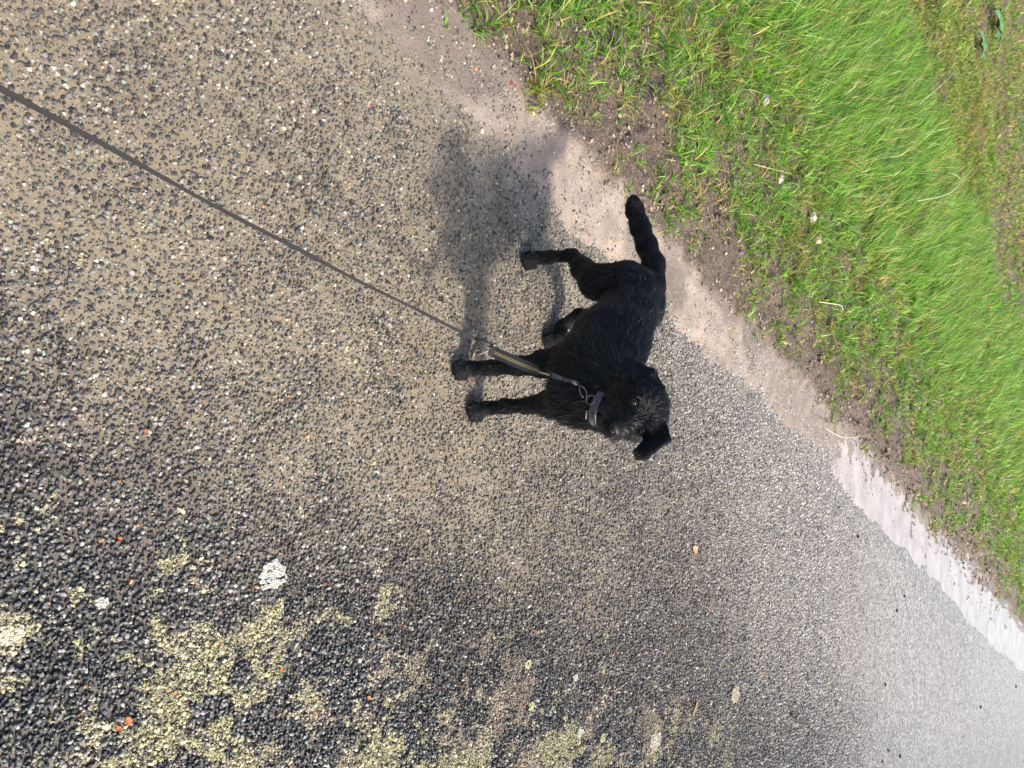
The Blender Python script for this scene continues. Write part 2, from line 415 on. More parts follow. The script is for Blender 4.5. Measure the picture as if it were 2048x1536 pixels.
tt = np.array(sorted(set(grow(-1.3, -60, -.02, 1.18)[::-1][:-1] + list(np.arange(-1.3, 1.5, .0140)))))
S, T, F = grid(ss, tt); X, Yy = st2xy(S, T)
FARM = sst(3.8, 5.8, Yy)
Z = silt_z(X, Yy, S, T) * (1 - FARM) + (road_z(S, T, X, Yy) - .0002) * FARM
road = mesh('road', np.c_[X, Yy, Z], F, M_ROAD, smooth=True, attrs={'silt': silt_amt(X, Yy, S, T), 'far': FARM, 'pale': glare_amt(X, Yy, S, T), 'lichen': lichen_mask(X, Yy, S, T), 'wet': sst(.004, .0115, -road_z(S, T, X, Yy) + .002 * (fbm(X * 2, Yy * 2, 3, 33) - .5)) * sst(5.5, 8, S)})
tag(road, kind='structure', label='worn chip-sealed asphalt road, tan silt between dark chippings')

ss = np.array(sorted(set(grow(.2, -60, -.02, 1.25)[::-1][:-1] + list(np.arange(.2, 5.0, .0125)) + grow(5.0, 300, .0125, 1.06))))
tt = np.array(sorted(set(list(np.arange(1.02, 2.2, .0115)) + grow(2.2, 120, .0115, 1.10))))
S, T, F = grid(ss, tt); X, Yy = st2xy(S, T)
e = EDGE(S); d = T - e
siltm = 1 - sst(.20, .30, d - .12 * sst(3.5, 9, S) + .13 * (fbm(X * 7, Yy * 7, 4, 81) - .5))
wetm = siltm * np.clip(sst(.42, .62, fbm(X * 3, Yy * 3, 3, 91)) + sst(2.2, 3.4, S) * .6 + (1 - sst(.9, 1.5, S)) * .5, 0, 1) + (1 - siltm) * .35 * sst(.4, .7, fbm(X * 5, Yy * 5, 3, 93))
verge = mesh('verge_soil', np.c_[X, Yy, verge_z(S, T, X, Yy)], F, M_VERGE, smooth=True, attrs={'silt': siltm, 'wet': wetm})
tag(verge, kind='structure', label='bare trodden mud and silt verge between the road and the grass')

S, T, F = grid(np.arange(3.0, 18, .15), np.arange(.7, 1.75, .05)); X, Yy = st2xy(S, T)
water = mesh('puddle_water', np.c_[X, Yy, -.0108 - .03 * (1 - sst(3.0, 4.4, S)) - .03 * (1 - sst(.85, 1.0, T)) ], F, M_WATER, smooth=True)
tag(water, kind='structure', label='pale muddy rainwater lying in the gutter along the road edge')

# ---------------------------------------------------------------- chippings in the road
def field(n_step, y0, y1, m=.28):
    xs = np.arange(-3.4, 3.4, n_step); ys = np.arange(y0, y1, n_step)
    x, y = np.meshgrid(xs, ys, indexing='ij'); x = x.ravel(); y = y.ravel()
    x = x + rng.uniform(-.5, .5, len(x)) * n_step * .95; y = y + rng.uniform(-.5, .5, len(y)) * n_step * .95
    dep = .743 * y + .937
    k = (np.abs(x) < .52 * dep + m); x, y = x[k], y[k]
    s, t = xy2st(x, y); k = t < 1.33; return x[k], y[k], s[k], t[k]
def chips(x, y, s, t, rmin, rmax, ns, lift=0.0, zf=None):
    n = len(x); r = rmin + (rmax - rmin) * rng.random(n) ** 1.3
    ang0 = rng.random(n) * 6.283; el = rng.uniform(.62, 1.0, n)
    a = ang0[:, None] + (np.arange(ns)[None] + rng.uniform(-.38, .38, (n, ns))) * 6.283 / ns
    rad = r[:, None] * rng.uniform(.72, 1.22, (n, ns))
    ux, uy = np.cos(ang0 * 3.7), np.sin(ang0 * 3.7)
    px = rad * np.cos(a); py = rad * np.sin(a) * el[:, None]
    qx = px * ux[:, None] - py * uy[:, None]; qy = px * uy[:, None] + py * ux[:, None]
    base = road_z(s, t, x, y) if zf is None else zf(s, t, x, y)
    top = base + lift + rng.uniform(-.0022, .0022, n) + .0012 * (r - rmin) / (rmax - rmin)
    tx, ty = rng.normal(0, .16, n), rng.normal(0, .16, n)
    tz = top[:, None] + (qx * tx[:, None] + qy * ty[:, None]) * .8 - .0007
    V0 = np.stack([x[:, None] + qx * 1.1, y[:, None] + qy * 1.1, np.broadcast_to((base - .0055)[:, None], qx.shape)], -1)
    V1 = np.stack([x[:, None] + qx * .80, y[:, None] + qy * .80, tz], -1)
    C = np.stack([x + rng.normal(0, .2, n) * r, y + rng.normal(0, .2, n) * r, top + .0004], -1)[:, None]
    v = np.concatenate([V0, V1, C], 1); k = 2 * ns + 1; o = (np.arange(n) * k)[:, None]
    i = np.arange(ns); j = (i + 1) % ns
    tr = np.concatenate([np.stack([i, j, ns + j], 1), np.stack([i, ns + j, ns + i], 1), np.stack([ns + i, ns + j, np.full(ns, 2 * ns)], 1)])
    f = (o[:, :, None] + tr[None]).reshape(-1, 3)
    q = rng.random(n); jit = rng.uniform(.75, 1.3, (n, 1))
    dk = 1 - silt_amt(x, y, s, t)
    pal = np.array([(.024, .024, .027), (.046, .047, .050), (.085, .085, .079), (.15, .146, .130), (.22, .21, .185), (.34, .32, .27), (.22, .12, .06), (.42, .17, .06)])
    cum = np.array([.34, .60, .79, .91, .972, .995, .9988, 1.0]); idx = np.searchsorted(cum, q)
    col = pal[np.minimum(idx, 7)] * jit * (1 + .045 * rng.normal(0, 1, (n, 3)))
    # dusting of silt where the texture is full, plus painted sky glare up the road
    pa = glare_amt(x, y, s, t)[:, None]; dust_glare = np.clip((1 - dk)[:, None] * .8 + .9 * pa, 0, 1) * rng.random((n, 1)) ** (1.5 - .8 * pa) * (.6 + .3 * pa)
    col = np.clip(col * (1 - dust_glare) + (np.array([.27, .215, .15]) * (1 - pa) + np.array([.47, .44, .40]) * pa) * dust_glare, .008, .8)
    if zf is None:
        lm = (lichen_mask(x, y, s, t) * (rng.random(n) < .75))[:, None] * .85
        col = col * (1 - lm) + lichen_colour(x, y, n) * lm
    return v.reshape(-1, 3), f, np.repeat(col, k, 0)
def lichen_colour(x, y, n):
    k_ = fbm(x * 4.5 + 9, y * 4.5, 3, 131) + rng.normal(0, .05, n)
    c_ = np.where((k_ < .52)[:, None], np.array([[.42, .385, .22]]), np.array([[.43, .37, .255]])); c_ = np.where((k_ > .64)[:, None], np.array([[.27, .215, .165]]), c_)
    return np.clip(c_ * rng.uniform(.5, 1.3, (n, 1)) * (1 + .025 * rng.normal(0, 1, (n, 3))), .02, .7)
parts = []
n_ = 26000; s = .35 + 4.6 * rng.random(n_) ** 1.3; t = rng.uniform(1.13, 1.48, n_); x, y = st2xy(s, t)
k = rng.random(n_) < .10 + .95 * sst(.48, .66, fbm(x * 10, y * 10, 4, 205)) * (1 - .6 * sst(1.3, 1.45, t)); parts.append(chips(x[k], y[k], s[k], t[k], .0016, .0066, 5, .0004, verge_z))
x, y, s, t = field(.0076, .15, 1.15, .18); parts.append(chips(x, y, s, t, .0026, .0066, 5))
x, y, s, t = field(.0080, 1.15, 1.8, .18); parts.append(chips(x, y, s, t, .0028, .0066, 4))
x, y, s, t = field(.0098, 1.8, 3.1, .18); parts.append(chips(x, y, s, t, .0036, .0074, 4))
x, y, s, t = field(.0142, 3.1, 6.0, .15)
k = rng.random(len(x)) < 1 - .97 * sst(3.8, 6.0, y); parts.append(chips(x[k], y[k], s[k], t[k], .0045, .0085, 4))
off = 0; VV = []; FF = []; CCol = []
for v_, f_, c_ in parts: VV.append(v_); FF.append(f_ + off); CCol.append(c_); off += len(v_)
ch = mesh('road_chippings', np.concatenate(VV), np.concatenate(FF), M_CHIP, attrs={'col': np.concatenate(CCol)})
tag(ch, kind='stuff', label='small angular stone chippings set in the road surface')
print('chips tris', len(ch.data.polygons))

# ---------------------------------------------------------------- crusty lichen and moss on the right side of the road
m, n, b = mat_new('lichen_crust'); c_ = attr(n, 'col', True); L(n, c_, b.inputs['Base Color']); b.inputs['Roughness'].default_value = .85
M_LICH = m
def flakes(x, y, z, r, col, ns=5):
    n = len(x); a = rng.random(n)[:, None] * 6.28 + (np.arange(ns)[None] + rng.uniform(-.35, .35, (n, ns))) * 6.283 / ns
    rad = r[:, None] * rng.uniform(.6, 1.25, (n, ns)); qx, qy = rad * np.cos(a), rad * np.sin(a)
    tx, ty = rng.normal(0, .3, n)[:, None], rng.normal(0, .3, n)[:, None]
    V0 = np.stack([x[:, None] + qx, y[:, None] + qy, z[:, None] + qx * tx + qy * ty - .0004], -1)
    C = np.stack([x, y, z + .0009], -1)[:, None]
    v = np.concatenate([V0, C], 1); k = ns + 1; i = np.arange(ns); j = (i + 1) % ns
    tr = np.stack([i, j, np.full(ns, ns)], 1)
    return v.reshape(-1, 3), ((np.arange(n) * k)[:, None, None] + tr[None]).reshape(-1, 3), np.repeat(col, k, 0)
nl = 520000
x = rng.uniform(-.5, 2.4, nl); y = rng.uniform(.2, 3.0, nl); s, t = xy2st(x, y)
k = (rng.random(nl) < lichen_mask(x, y, s, t) * .9) & (np.abs(x) < .52 * (.743 * y + .937) + .2)
x, y, s, t = x[k], y[k], s[k], t[k]
v_, f_, c_ = flakes(x, y, road_z(s, t, x, y) + rng.uniform(.0006, .0030, len(x)), rng.uniform(.0012, .0030, len(x)), lichen_colour(x, y, len(x)), 4)
li = mesh('lichen', v_, f_, M_LICH, attrs={'col': c_}); tag(li, kind='stuff', label='crusty yellow-green lichen patches on the dark side of the road')
print('lichen', len(x))

# ---------------------------------------------------------------- grass
def blades(x, y, z, L_, W, lean, col, seg):
    """lean: (n,3) direction; the blade rises and bends over towards it"""
    n = len(x); yaw = rng.random(n) * 6.283; sx, sy = np.cos(yaw), np.sin(yaw)
    P = np.stack([x, y, z], -1); up = np.array([0, 0, 1.0]); vv = []; ks = np.linspace(0, 1, seg + 1)
    cur = rng.uniform(.5, 1.6, n)[:, None]
    for q in ks:
        p = P + L_[:, None] * (up * (q - .38 * cur * q * q) + lean * (q * .5 + .6 * cur * q * q))
        w = W * (1 - q ** 1.6) * .5 if q < 1 else None
        if q < 1: vv += [p - np.stack([sx, sy, 0 * sx], -1) * w[:, None], p + np.stack([sx, sy, 0 * sx], -1) * w[:, None]]
        else: vv.append(p)
    v = np.stack(vv, 1); k = 2 * seg + 1; fs = []
    for i in range(seg - 1): a = 2 * i; fs += [(a, a + 1, a + 3), (a, a + 3, a + 2)]
    a = 2 * (seg - 1); fs.append((a, a + 1, a + 2))
    f = ((np.arange(n) * k)[:, None, None] + np.array(fs)[None]).reshape(-1, 3)
    return v.reshape(-1, 3), f, np.repeat(col, k, 0)
def grass_zone(s0, s1, t0, t1, dens, wmul, seg, per=8):
    n = int((s1 - s0) * (t1 - t0) * dens / per); s = rng.uniform(s0, s1, n); t = rng.uniform(t0, t1, n); x, y = st2xy(s, t)
    k = (np.abs(x) < .53 * (.743 * y + .937) + .4) & (y > .6); s, t, x, y = s[k], t[k], x[k], y[k]
    # bare ground to full sward
    patch = fbm(x * 4.5, y * 4.5, 4, 141, .6); big = fbm(x * 1.3, y * 1.3, 3, 151)
    d = t - EDGE(s)
    start = .22 + .04 * sst(1.5, 3, s) + .08 * sst(3, 6, s)
    cov = sst(start - .08, start + .46, d + 1.05 * (patch - .5) + .30 * (big - .5))
    tall = sst(2.25, 2.8, t + .5 * (big - .5)) * (1 - sst(3.85, 4.25, t + .7 * (big - .5) - .02 * s))
    brown = sst(3.95, 4.35, t + .7 * (big - .5) - .02 * s)
    clump = fbm(x * 16, y * 16, 2, 161)
    keepp = rng.random(len(x)) < cov * (.40 + 1.0 * clump) * (1 - .05 * brown)
    T_ = [q[keepp] for q in (s, t, x, y, tall, brown, cov)]
    nt_ = len(T_[0])
    # every tuft: a shared lean, length and tint
    thc = rng.random(nt_) * 6.283; lc = rng.uniform(.2, .9, nt_); lenc = rng.uniform(.65, 1.35, nt_); tint = rng.random(nt_); fan = rng.uniform(.003, .011, nt_)
    straw = fbm(T_[2] * 7 + 5, T_[3] * 7, 3, 181) + rng.normal(0, .10, nt_)
    s, t, x, y, tall, brown, cov, thc, lc, lenc, tint, fan, straw = (np.repeat(q, per) for q in T_ + [thc, lc, lenc, tint, fan, straw])
    n = len(x); th = rng.random(n) * 6.283
    x = x + np.cos(th) * fan * rng.random(n) ** .5; y = y + np.sin(th) * fan * rng.random(n) ** .5; s, t = xy2st(x, y)
    z = verge_z(s, t, x, y) - .004
    Ln = ((.034 + .042 * rng.random(n)) * (.60 + .75 * cov) + tall * (.05 + .075 * rng.random(n)) - brown * .006) * lenc
    W = (.0020 + .0026 * rng.random(n) ** 1.3) * wmul
    wild = .85 - .45 * tall
    lean = np.stack([np.cos(th) * wild * .8 + lc * .75 * np.cos(thc), np.sin(th) * wild * .8 + lc * .75 * np.sin(thc), -.15 * wild - .12 * rng.random(n)], -1)
    lean = lean + np.stack([-.52 * tall, .60 * tall, 0 * tall], -1)
    ps = .10 + .60 * sst(.50, .80, straw) * (1 - .55 * tall) + .26 * brown + .14 * (1 - cov)
    g = np.array([.21, .46, .035]); g2 = np.array([.065, .205, .020]); yl = np.array([.40, .46, .06]); st = np.array([.52, .40, .15]); pale = np.array([.40, .50, .20])
    u = np.clip(tint + rng.normal(0, .25, n), 0, 1)[:, None]; col = g * u + g2 * (1 - u)
    col = np.where(rng.random((n, 1)) < .22, yl * .6 + col * .4, col)
    col = np.where(rng.random((n, 1)) < .13, pale, col)
    col = np.where((rng.random(n) < ps)[:, None], st * rng.uniform(.35, 1.2, (n, 1)), col)
    col = np.clip(col * rng.uniform(.38, 1.40, (n, 1)), .01, .75)
    return blades(x, y, z, Ln, W, lean, col, seg)
parts = [grass_zone(.6, 3.4, 1.35, 4.2, 11000, 1.5, 3), grass_zone(3.4, 6.5, 1.4, 5.2, 7000, 1.8, 3),
         grass_zone(6.5, 13.5, 1.4, 10.5, 2800, 2.7, 2, 6), grass_zone(1.5, 6.5, 4.2, 9.0, 4600, 2.1, 2, 6)]
off = 0; VV = []; FF = []; CCol = []
for v_, f_, c_ in parts: VV.append(v_); FF.append(f_ + off); CCol.append(c_); off += len(v_)
gr = mesh('grass', np.concatenate(VV), np.concatenate(FF), M_GRASS, attrs={'col': np.concatenate(CCol)}); tag(gr, kind='stuff', label='bright green roadside grass with straw among it')
print('grass tris', len(gr.data.polygons))

# ---------------------------------------------------------------- the dog
dog_prims()
dv, df = dog_surface()
DOG0 = V(-.15, 1.53, 0)
dog = group_obj('dog', DOG0, label='small black rough-coated dog standing on the road, head turned to the camera', category='dog')
M_SKIN = plain('black_undercoat', (.004, .004, .005), .8, .15, nscale=120, var=.4)
m, n, b = mat_new('black_fur'); hi = N(n, 'ShaderNodeHairInfo')
L(n, ramp(n, hi.outputs['Random'], [(0, (.0025, .003, .0045)), (.86, (.0045, .005, .0075)), (.95, (.025, .026, .030)), (1, (.16, .16, .16))]), b.inputs['Base Color'])  # coat glints painted as a few grey strands
b.inputs['Roughness'].default_value = .30; b.inputs['Specular IOR Level'].default_value = .38
M_FUR = m
body = keep(mesh('body', dv, df, M_SKIN, smooth=True), dog)

# collar plane, needed before the coat
nb = V(.006, 1.385, .43); ntp = hd(-.085, 0, -.050)
CA = unit(unit(nb - ntp) + V(.10, -.25, 0) * 1.0); CC0 = ntp + (nb - ntp) * .50 + V(.004, -.004, 0)

def pmin(p):
    d = np.full(len(p), 9.0)
    for pr in PRIMS: d = np.minimum(d, prim_dist(p, pr))
    return d
def make_coat(nh, seed):
    r = np.random.default_rng(seed)
    tris = np.concatenate([df[:, [0, 1, 2]], df[:, [0, 2, 3]]])
    a, b_, c = dv[tris[:, 0]], dv[tris[:, 1]], dv[tris[:, 2]]
    cr = np.cross(b_ - a, c - a); ar = np.linalg.norm(cr, axis=1) * .5
    # vertex normals (outward)
    vn = np.zeros_like(dv)
    for i in range(3): np.add.at(vn, tris[:, i], cr)
    vn /= np.linalg.norm(vn, axis=1)[:, None] + 1e-12
    test = dv + vn * .004
    if (pmin(test[::50]) > pmin(dv[::50])).mean() < .5: vn = -vn
    ti = r.choice(len(tris), nh, p=ar / ar.sum()); u, v = r.random(nh), r.random(nh); fl = u + v > 1; u[fl], v[fl] = 1 - u[fl], 1 - v[fl]
    w_ = np.stack([1 - u - v, u, v], 1)[..., None]
    P = (dv[tris[ti]] * w_).sum(1); Nn = (vn[tris[ti]] * w_).sum(1); Nn /= np.linalg.norm(Nn, axis=1)[:, None] + 1e-9
    W = np.zeros(nh); FL = np.zeros((nh, 3)); LN = np.zeros(nh)
    for pr in PRIMS:
        wt = np.exp(-np.abs(prim_dist(P, pr)) / .007) + 1e-12
        W += wt; FL += wt[:, None] * pr[3]; LN += wt * pr[4]
    FL /= W[:, None]; LN /= W
    # radiate from between the eyes over the face
    q = P - EYE; lf, ll, lu = q @ HF, q @ HL, q @ HU
    face = np.exp(-(lf ** 2 + ll ** 2 + lu ** 2) / .055 ** 2)[:, None] * (lf > -.06)[:, None]
    rad = ll[:, None] * HL * 1.0 + (lu + .018)[:, None] * HU; rad /= np.linalg.norm(rad, axis=1)[:, None] + 1e-6
    FL = FL * (1 - .8 * face) + rad * .8 * face
    T_ = FL - Nn * (FL * Nn).sum(1)[:, None]; T_ /= np.linalg.norm(T_, axis=1)[:, None] + 1e-6
    # keep eyes and nose clear, shorten under the collar
    for s_ in (-1, 1):
        de = np.linalg.norm(P - hd(.000, s_ * .030, .000), axis=1); LN = LN * (.30 + .70 * sst(.007, .015, de))
    dn_ = np.linalg.norm(P - hd(.066, 0, -.020), axis=1); LN = LN * (.10 + .9 * sst(.012, .026, dn_))
    dc = np.abs((P - CC0) @ CA) ; nearc = (np.linalg.norm(P - CC0, axis=1) < .12)
    thr_ = unit(at(1180, 812, 1.30) - CC0); win = ((P - CC0) @ thr_) > .045
    LN = np.where(nearc & win, LN * (.15 + .85 * sst(.008, .024, dc)), LN)
    LN = LN * np.where(P[:, 2] < .03, 1.15, 1)
    LN = LN * .93 * r.uniform(.6, 1.2, nh) * np.where(r.random(nh) < .08, 1.55, 1)
    # tufts: cells share a tip offset
    cell = np.floor(P / .013).astype(np.int64); hsh = (cell[:, 0] * 73856093 ^ cell[:, 1] * 19349663 ^ cell[:, 2] * 83492791) & 65535
    rv = np.stack([_H[hsh], _H[(hsh * 7 + 13) & 65535], _H[(hsh * 31 + 7) & 65535]], 1) - .5
    cell2 = np.floor(P / .045).astype(np.int64); h2 = (cell2[:, 0] * 19349663 ^ cell2[:, 1] * 83492791 ^ cell2[:, 2] * 73856093) & 65535
    rv2 = np.stack([_H[h2], _H[(h2 * 7 + 13) & 65535], _H[(h2 * 31 + 7) & 65535]], 1) - .5
    D0 = Nn * r.uniform(.20, .42, (nh, 1)) + T_ + rv * .48 + rv2 * .28 + r.normal(0, .12, (nh, 3))
    D0 /= np.linalg.norm(D0, axis=1)[:, None]
    D1 = T_ + Nn * .05 + V(0, 0, -.25) + rv * .55 + r.normal(0, .16, (nh, 3)); D1 /= np.linalg.norm(D1, axis=1)[:, None]
    K = 5; pts = np.empty((nh, K, 3)); pts[:, 0] = P - Nn * .001; cur = pts[:, 0].copy(); st_ = (LN / (K - 1))[:, None]
    for i in range(1, K):
        f_ = (i - .5) / (K - 1); d_ = D0 * (1 - f_) + D1 * f_; d_ /= np.linalg.norm(d_, axis=1)[:, None]
        cur = cur + d_ * st_; pts[:, i] = cur
    return pts
def curves_obj(name, pts, rr, mat, parent):
    hc = bpy.data.hair_curves.new(name); nh, K = pts.shape[:2]; hc.add_curves([K] * nh)
    hc.attributes['position'].data.foreach_set('vector', pts.astype(np.float32).ravel())
    ra = hc.attributes.get('radius') or hc.attributes.new('radius', 'FLOAT', 'POINT')
    ra.data.foreach_set('value', np.broadcast_to(np.asarray(rr, np.float32), (nh, K)).astype(np.float32).ravel())
    hc.materials.append(mat); o = bpy.data.objects.new(name, hc); sc.collection.objects.link(o); return keep(o, parent)
coat = make_coat(170000, 3)
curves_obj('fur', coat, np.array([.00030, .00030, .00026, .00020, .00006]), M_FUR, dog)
# a few long wiry whiskers on muzzle, brows and chin
r_ = np.random.default_rng(5); wp = []
for i in range(46):
    s_ = r_.choice([-1, 1]); k_ = r_.random()
    if k_ < .6: a_ = hd(r_.uniform(.01, .045), s_ * .017, r_.uniform(-.045, -.020)); d_ = unit(HF * r_.uniform(-.4, .3) + HL * s_ * r_.uniform(.4, 1) - HU * r_.uniform(0, .8)); l_ = r_.uniform(.02, .045)
    elif k_ < .8: a_ = hd(-.004, s_ * r_.uniform(.018, .036), .020); d_ = unit(HF * .8 + HL * s_ * .5 + HU * r_.uniform(0, .9)); l_ = r_.uniform(.012, .022)
    else: a_ = hd(r_.uniform(-.01, .03), s_ * .010, -.060); d_ = unit(HF * r_.uniform(0, .7) - HU + HL * s_ * .2); l_ = r_.uniform(.025, .04)
    wp.append([a_ + d_ * l_ * q + V(0, 0, -.006) * q * q for q in np.linspace(0, 1, 5)])
M_WHISK = plain('whisker', (.045, .042, .04), .4)
curves_obj('whiskers', np.array(wp), np.array([.00035, .0003, .00025, .0002, .0001]), M_WHISK, dog)

def ball(name, c, ax, mat, parent, nu=14, nv=10, fn=None):
    """ellipsoid with three axis vectors"""
    v = []; f = []
    for i in range(nv + 1):
        ph = math.pi * i / nv
        for j in range(nu):
            th = 2 * math.pi * j / nu; q = V(math.sin(ph) * math.cos(th), math.sin(ph) * math.sin(th), math.cos(ph))
            if fn: q = fn(q)
            v.append(c + ax[0] * q[0] + ax[1] * q[1] + ax[2] * q[2])
    for i in range(nv):
        for j in range(nu): f.append((i * nu + j, i * nu + (j + 1) % nu, (i + 1) * nu + (j + 1) % nu, (i + 1) * nu + j))
    o = poly_mesh(name, v, f, mat, smooth=True); return keep(o, parent)
m, n, b = mat_new('dog_eye'); b.inputs['Base Color'].default_value = (.018, .009, .005, 1); b.inputs['Roughness'].default_value = .12
b.inputs['Coat Weight'].default_value = .0; M_EYE = m
M_LID = plain('eyelid_skin', (.010, .009, .009), .8, .1)
def sub_part(o, part):
    o.parent = part; o.location = (0, 0, 0); return o
for s_ in (-1, 1):
    c_ = hd(-.004, s_ * .0300, -.001); ev = unit(HF + HL * s_ * .25)
    eye = ball('eye', c_, (HL * .0088, HU * .0088, HF * .0088), M_EYE, dog)
    for nm_, sg in (('eyelid', 1), ('eyelid', -1)):
        a_ = []
        for q in np.linspace(-1.15, 1.15, 9):
            a_.append(c_ + ev * .0090 * math.cos(q) * .92 + HL * .0105 * math.sin(q) + HU * sg * (.0052 * math.cos(q * 1.25)))
        v = []; f = []
        for i, p in enumerate(a_):
            for j in range(5):
                th = j / 5 * 6.283; v.append(p + HU * .0012 * math.cos(th) + ev * .0012 * math.sin(th))
        for i in range(8):
            for j in range(5): f.append((i * 5 + j, i * 5 + (j + 1) % 5, (i + 1) * 5 + (j + 1) % 5, (i + 1) * 5 + j))
        sub_part(poly_mesh(nm_, v, f, M_LID, smooth=True), eye)
M_NOSE = plain('black_nose_leather', (.008, .0075, .008), .5, .35, nscale=900, var=.3, bmp=.0006)
def nosef(q):
    q = q.copy(); q[0] *= 1 + .25 * q[1]
    for s_ in (-1, 1):
        if q[2] > 0: q[2] -= .55 * math.exp(-((q[0] - s_ * .48) ** 2 + (q[1] + .05) ** 2) / .05)
    if q[2] > 0: q[2] -= .18 * math.exp(-(q[0] ** 2) / .006) * (q[1] < .2)
    return q
nose = ball('nose', hd(.0615, 0, -.022), (HL * .0132, HU * .0108, HF * .0095), M_NOSE, dog, 36, 24, nosef)
M_CLAW = plain('claw_horn', (.10, .09, .085), .35)

# ---------------------------------------------------------------- collar
e1 = unit(np.cross(CA, V(0, 0, 1))); e2 = np.cross(CA, e1)
K = 48; rad = []
for i in range(K):
    th = i / K * 6.283; d_ = e1 * math.cos(th) + e2 * math.sin(th); rs = np.linspace(.03, .13, 60)
    dd = pmin(CC0 + d_ * rs[:, None]); o_ = np.argmax(dd > 0) if (dd > 0).any() else 59; rad.append(rs[o_])
rad = np.array(rad)
for _ in range(3): rad = (np.roll(rad, 1) + rad + np.roll(rad, -1)) / 3
rad = np.minimum(rad, .085) + .0085
thr_ = unit(at(1180, 812, 1.30) - CC0); win_ = np.array([(e1 * math.cos(i / K * 6.283) + e2 * math.sin(i / K * 6.283)) @ thr_ for i in range(K)]); rad = rad - .013 * (1 - sst(.72, .97, win_))
COL0 = CC0
collar = group_obj('dog_collar', COL0, label='mauve grey fabric collar with a metal ring around the black dog\'s neck', category='collar')
def collar_pt(th, h, off=0): 
    i = (th / 6.283 * K) % K; i0 = int(i) % K; i1 = (i0 + 1) % K; f_ = i - int(i); r0 = rad[i0] * (1 - f_) + rad[i1] * f_
    return CC0 + (e1 * math.cos(th) + e2 * math.sin(th)) * (r0 + off) + CA * h
v = []; f = []
for i in range(96):
    th = i / 96 * 6.283; wob = .0012 * math.sin(th * 9) 
    for h_, o_ in ((-.0095, 0), (-.0095, .0028), (-.0035, .0034 + wob), (.0035, .0034 - wob), (.0095, .0028), (.0095, 0)): v.append(collar_pt(th, h_, o_))
for i in range(96):
    for j in range(6): f.append((i * 6 + j, i * 6 + (j + 1) % 6, ((i + 1) % 96) * 6 + (j + 1) % 6, ((i + 1) % 96) * 6 + j))
M_BAND = plain('mauve_webbing', (.080, .068, .088), .65, nscale=350, var=.35, bmp=.0006)
band = keep(poly_mesh('band', v, f, M_BAND), collar)
M_METAL = plain('tarnished_steel', (.16, .155, .16), .4, metal=1, nscale=200, var=.15)
def tube(pts, r, ns=8, closed=False, flat=None):
    """tube mesh along pts; flat=(normal dir, thickness ratio) squashes it into a tape"""
    pts = np.array(pts); n_ = len(pts); v = []; f = []
    rr = np.full(n_, r) if np.isscalar(r) else np.array(r)
    for i in range(n_):
        a_ = pts[(i - 1) % n_] if closed or i > 0 else pts[0]; b_ = pts[(i + 1) % n_] if closed or i < n_ - 1 else pts[-1]
        t_ = unit(b_ - a_); ref = V(0, 0, 1) if abs(t_[2]) < .9 else V(1, 0, 0)
        if flat is not None: ref = flat[0]
        n1 = unit(ref - t_ * ref.dot(t_)); n2 = np.cross(t_, n1); k_ = flat[1] if flat is not None else 1
        for j in range(ns):
            th = j / ns * 6.283; v.append(pts[i] + (n1 * math.sin(th) * k_ + n2 * math.cos(th)) * rr[i])
    for i in range(n_ if closed else n_ - 1):
        for j in range(ns): f.append((i * ns + j, i * ns + (j + 1) % ns, ((i + 1) % n_) * ns + (j + 1) % ns, ((i + 1) % n_) * ns + j))
    if not closed: f += [tuple(range(ns))[::-1], tuple((n_ - 1) * ns + j for j in range(ns))]
    return v, f
# point on the collar nearest the sight line through the ring in the photograph
want = (1178, 790)
def pproj(p):
    q = p - V(0, 0, CAM_H); c, s = math.cos(PITCH), math.sin(PITCH); d_ = q[1] * c - q[2] * s
    return 1024 + FPX * (q[1] * s + q[2] * c) / d_, 768 + FPX * q[0] / d_, d_
best = min((((pproj(collar_pt(a_, 0, .004))[0] - want[0]) ** 2 + (pproj(collar_pt(a_, 0, .004))[1] - want[1]) ** 2 + (1e6 if pproj(collar_pt(a_, 0, .004))[2] > pproj(CC0)[2] else 0)), a_) for a_ in np.linspace(0, 6.28, 300))[1]
TH0 = best; print('collar ring at', pproj(collar_pt(TH0, 0, .004)), [tuple(round(q) for q in pproj(collar_pt(TH0 + k_, 0, .004))[:2]) for k_ in (-.9, -.6, -.3, .3, .6, .9)])
rc = collar_pt(TH0, -.006, .006); od = unit(rc - CC0 - CA * ((rc - CC0) @ CA)); td = np.cross(CA, od)
RC = rc + od * .004 + CA * .004 + V(0, -.004, -.011)
ringpts = [RC + (td * math.cos(q) + unit(V(0, 0, -1) + od * .3) * math.sin(q)) * .0100 for q in np.linspace(0, 6.283, 20)[:-1]]
v, f = tube(ringpts, .0012, 7, True); keep(poly_mesh('ring', v, f, M_METAL, smooth=True), collar)
# slide buckle on the band
bk = [collar_pt(TH0 - .42 + a_, h_, .007) for a_, h_ in ((-.10, -.012), (.10, -.012), (.10, .012), (-.10, .012))]
v, f = tube(bk, .0018, 6, True); sub_part(poly_mesh('buckle', v, f, M_METAL), band)

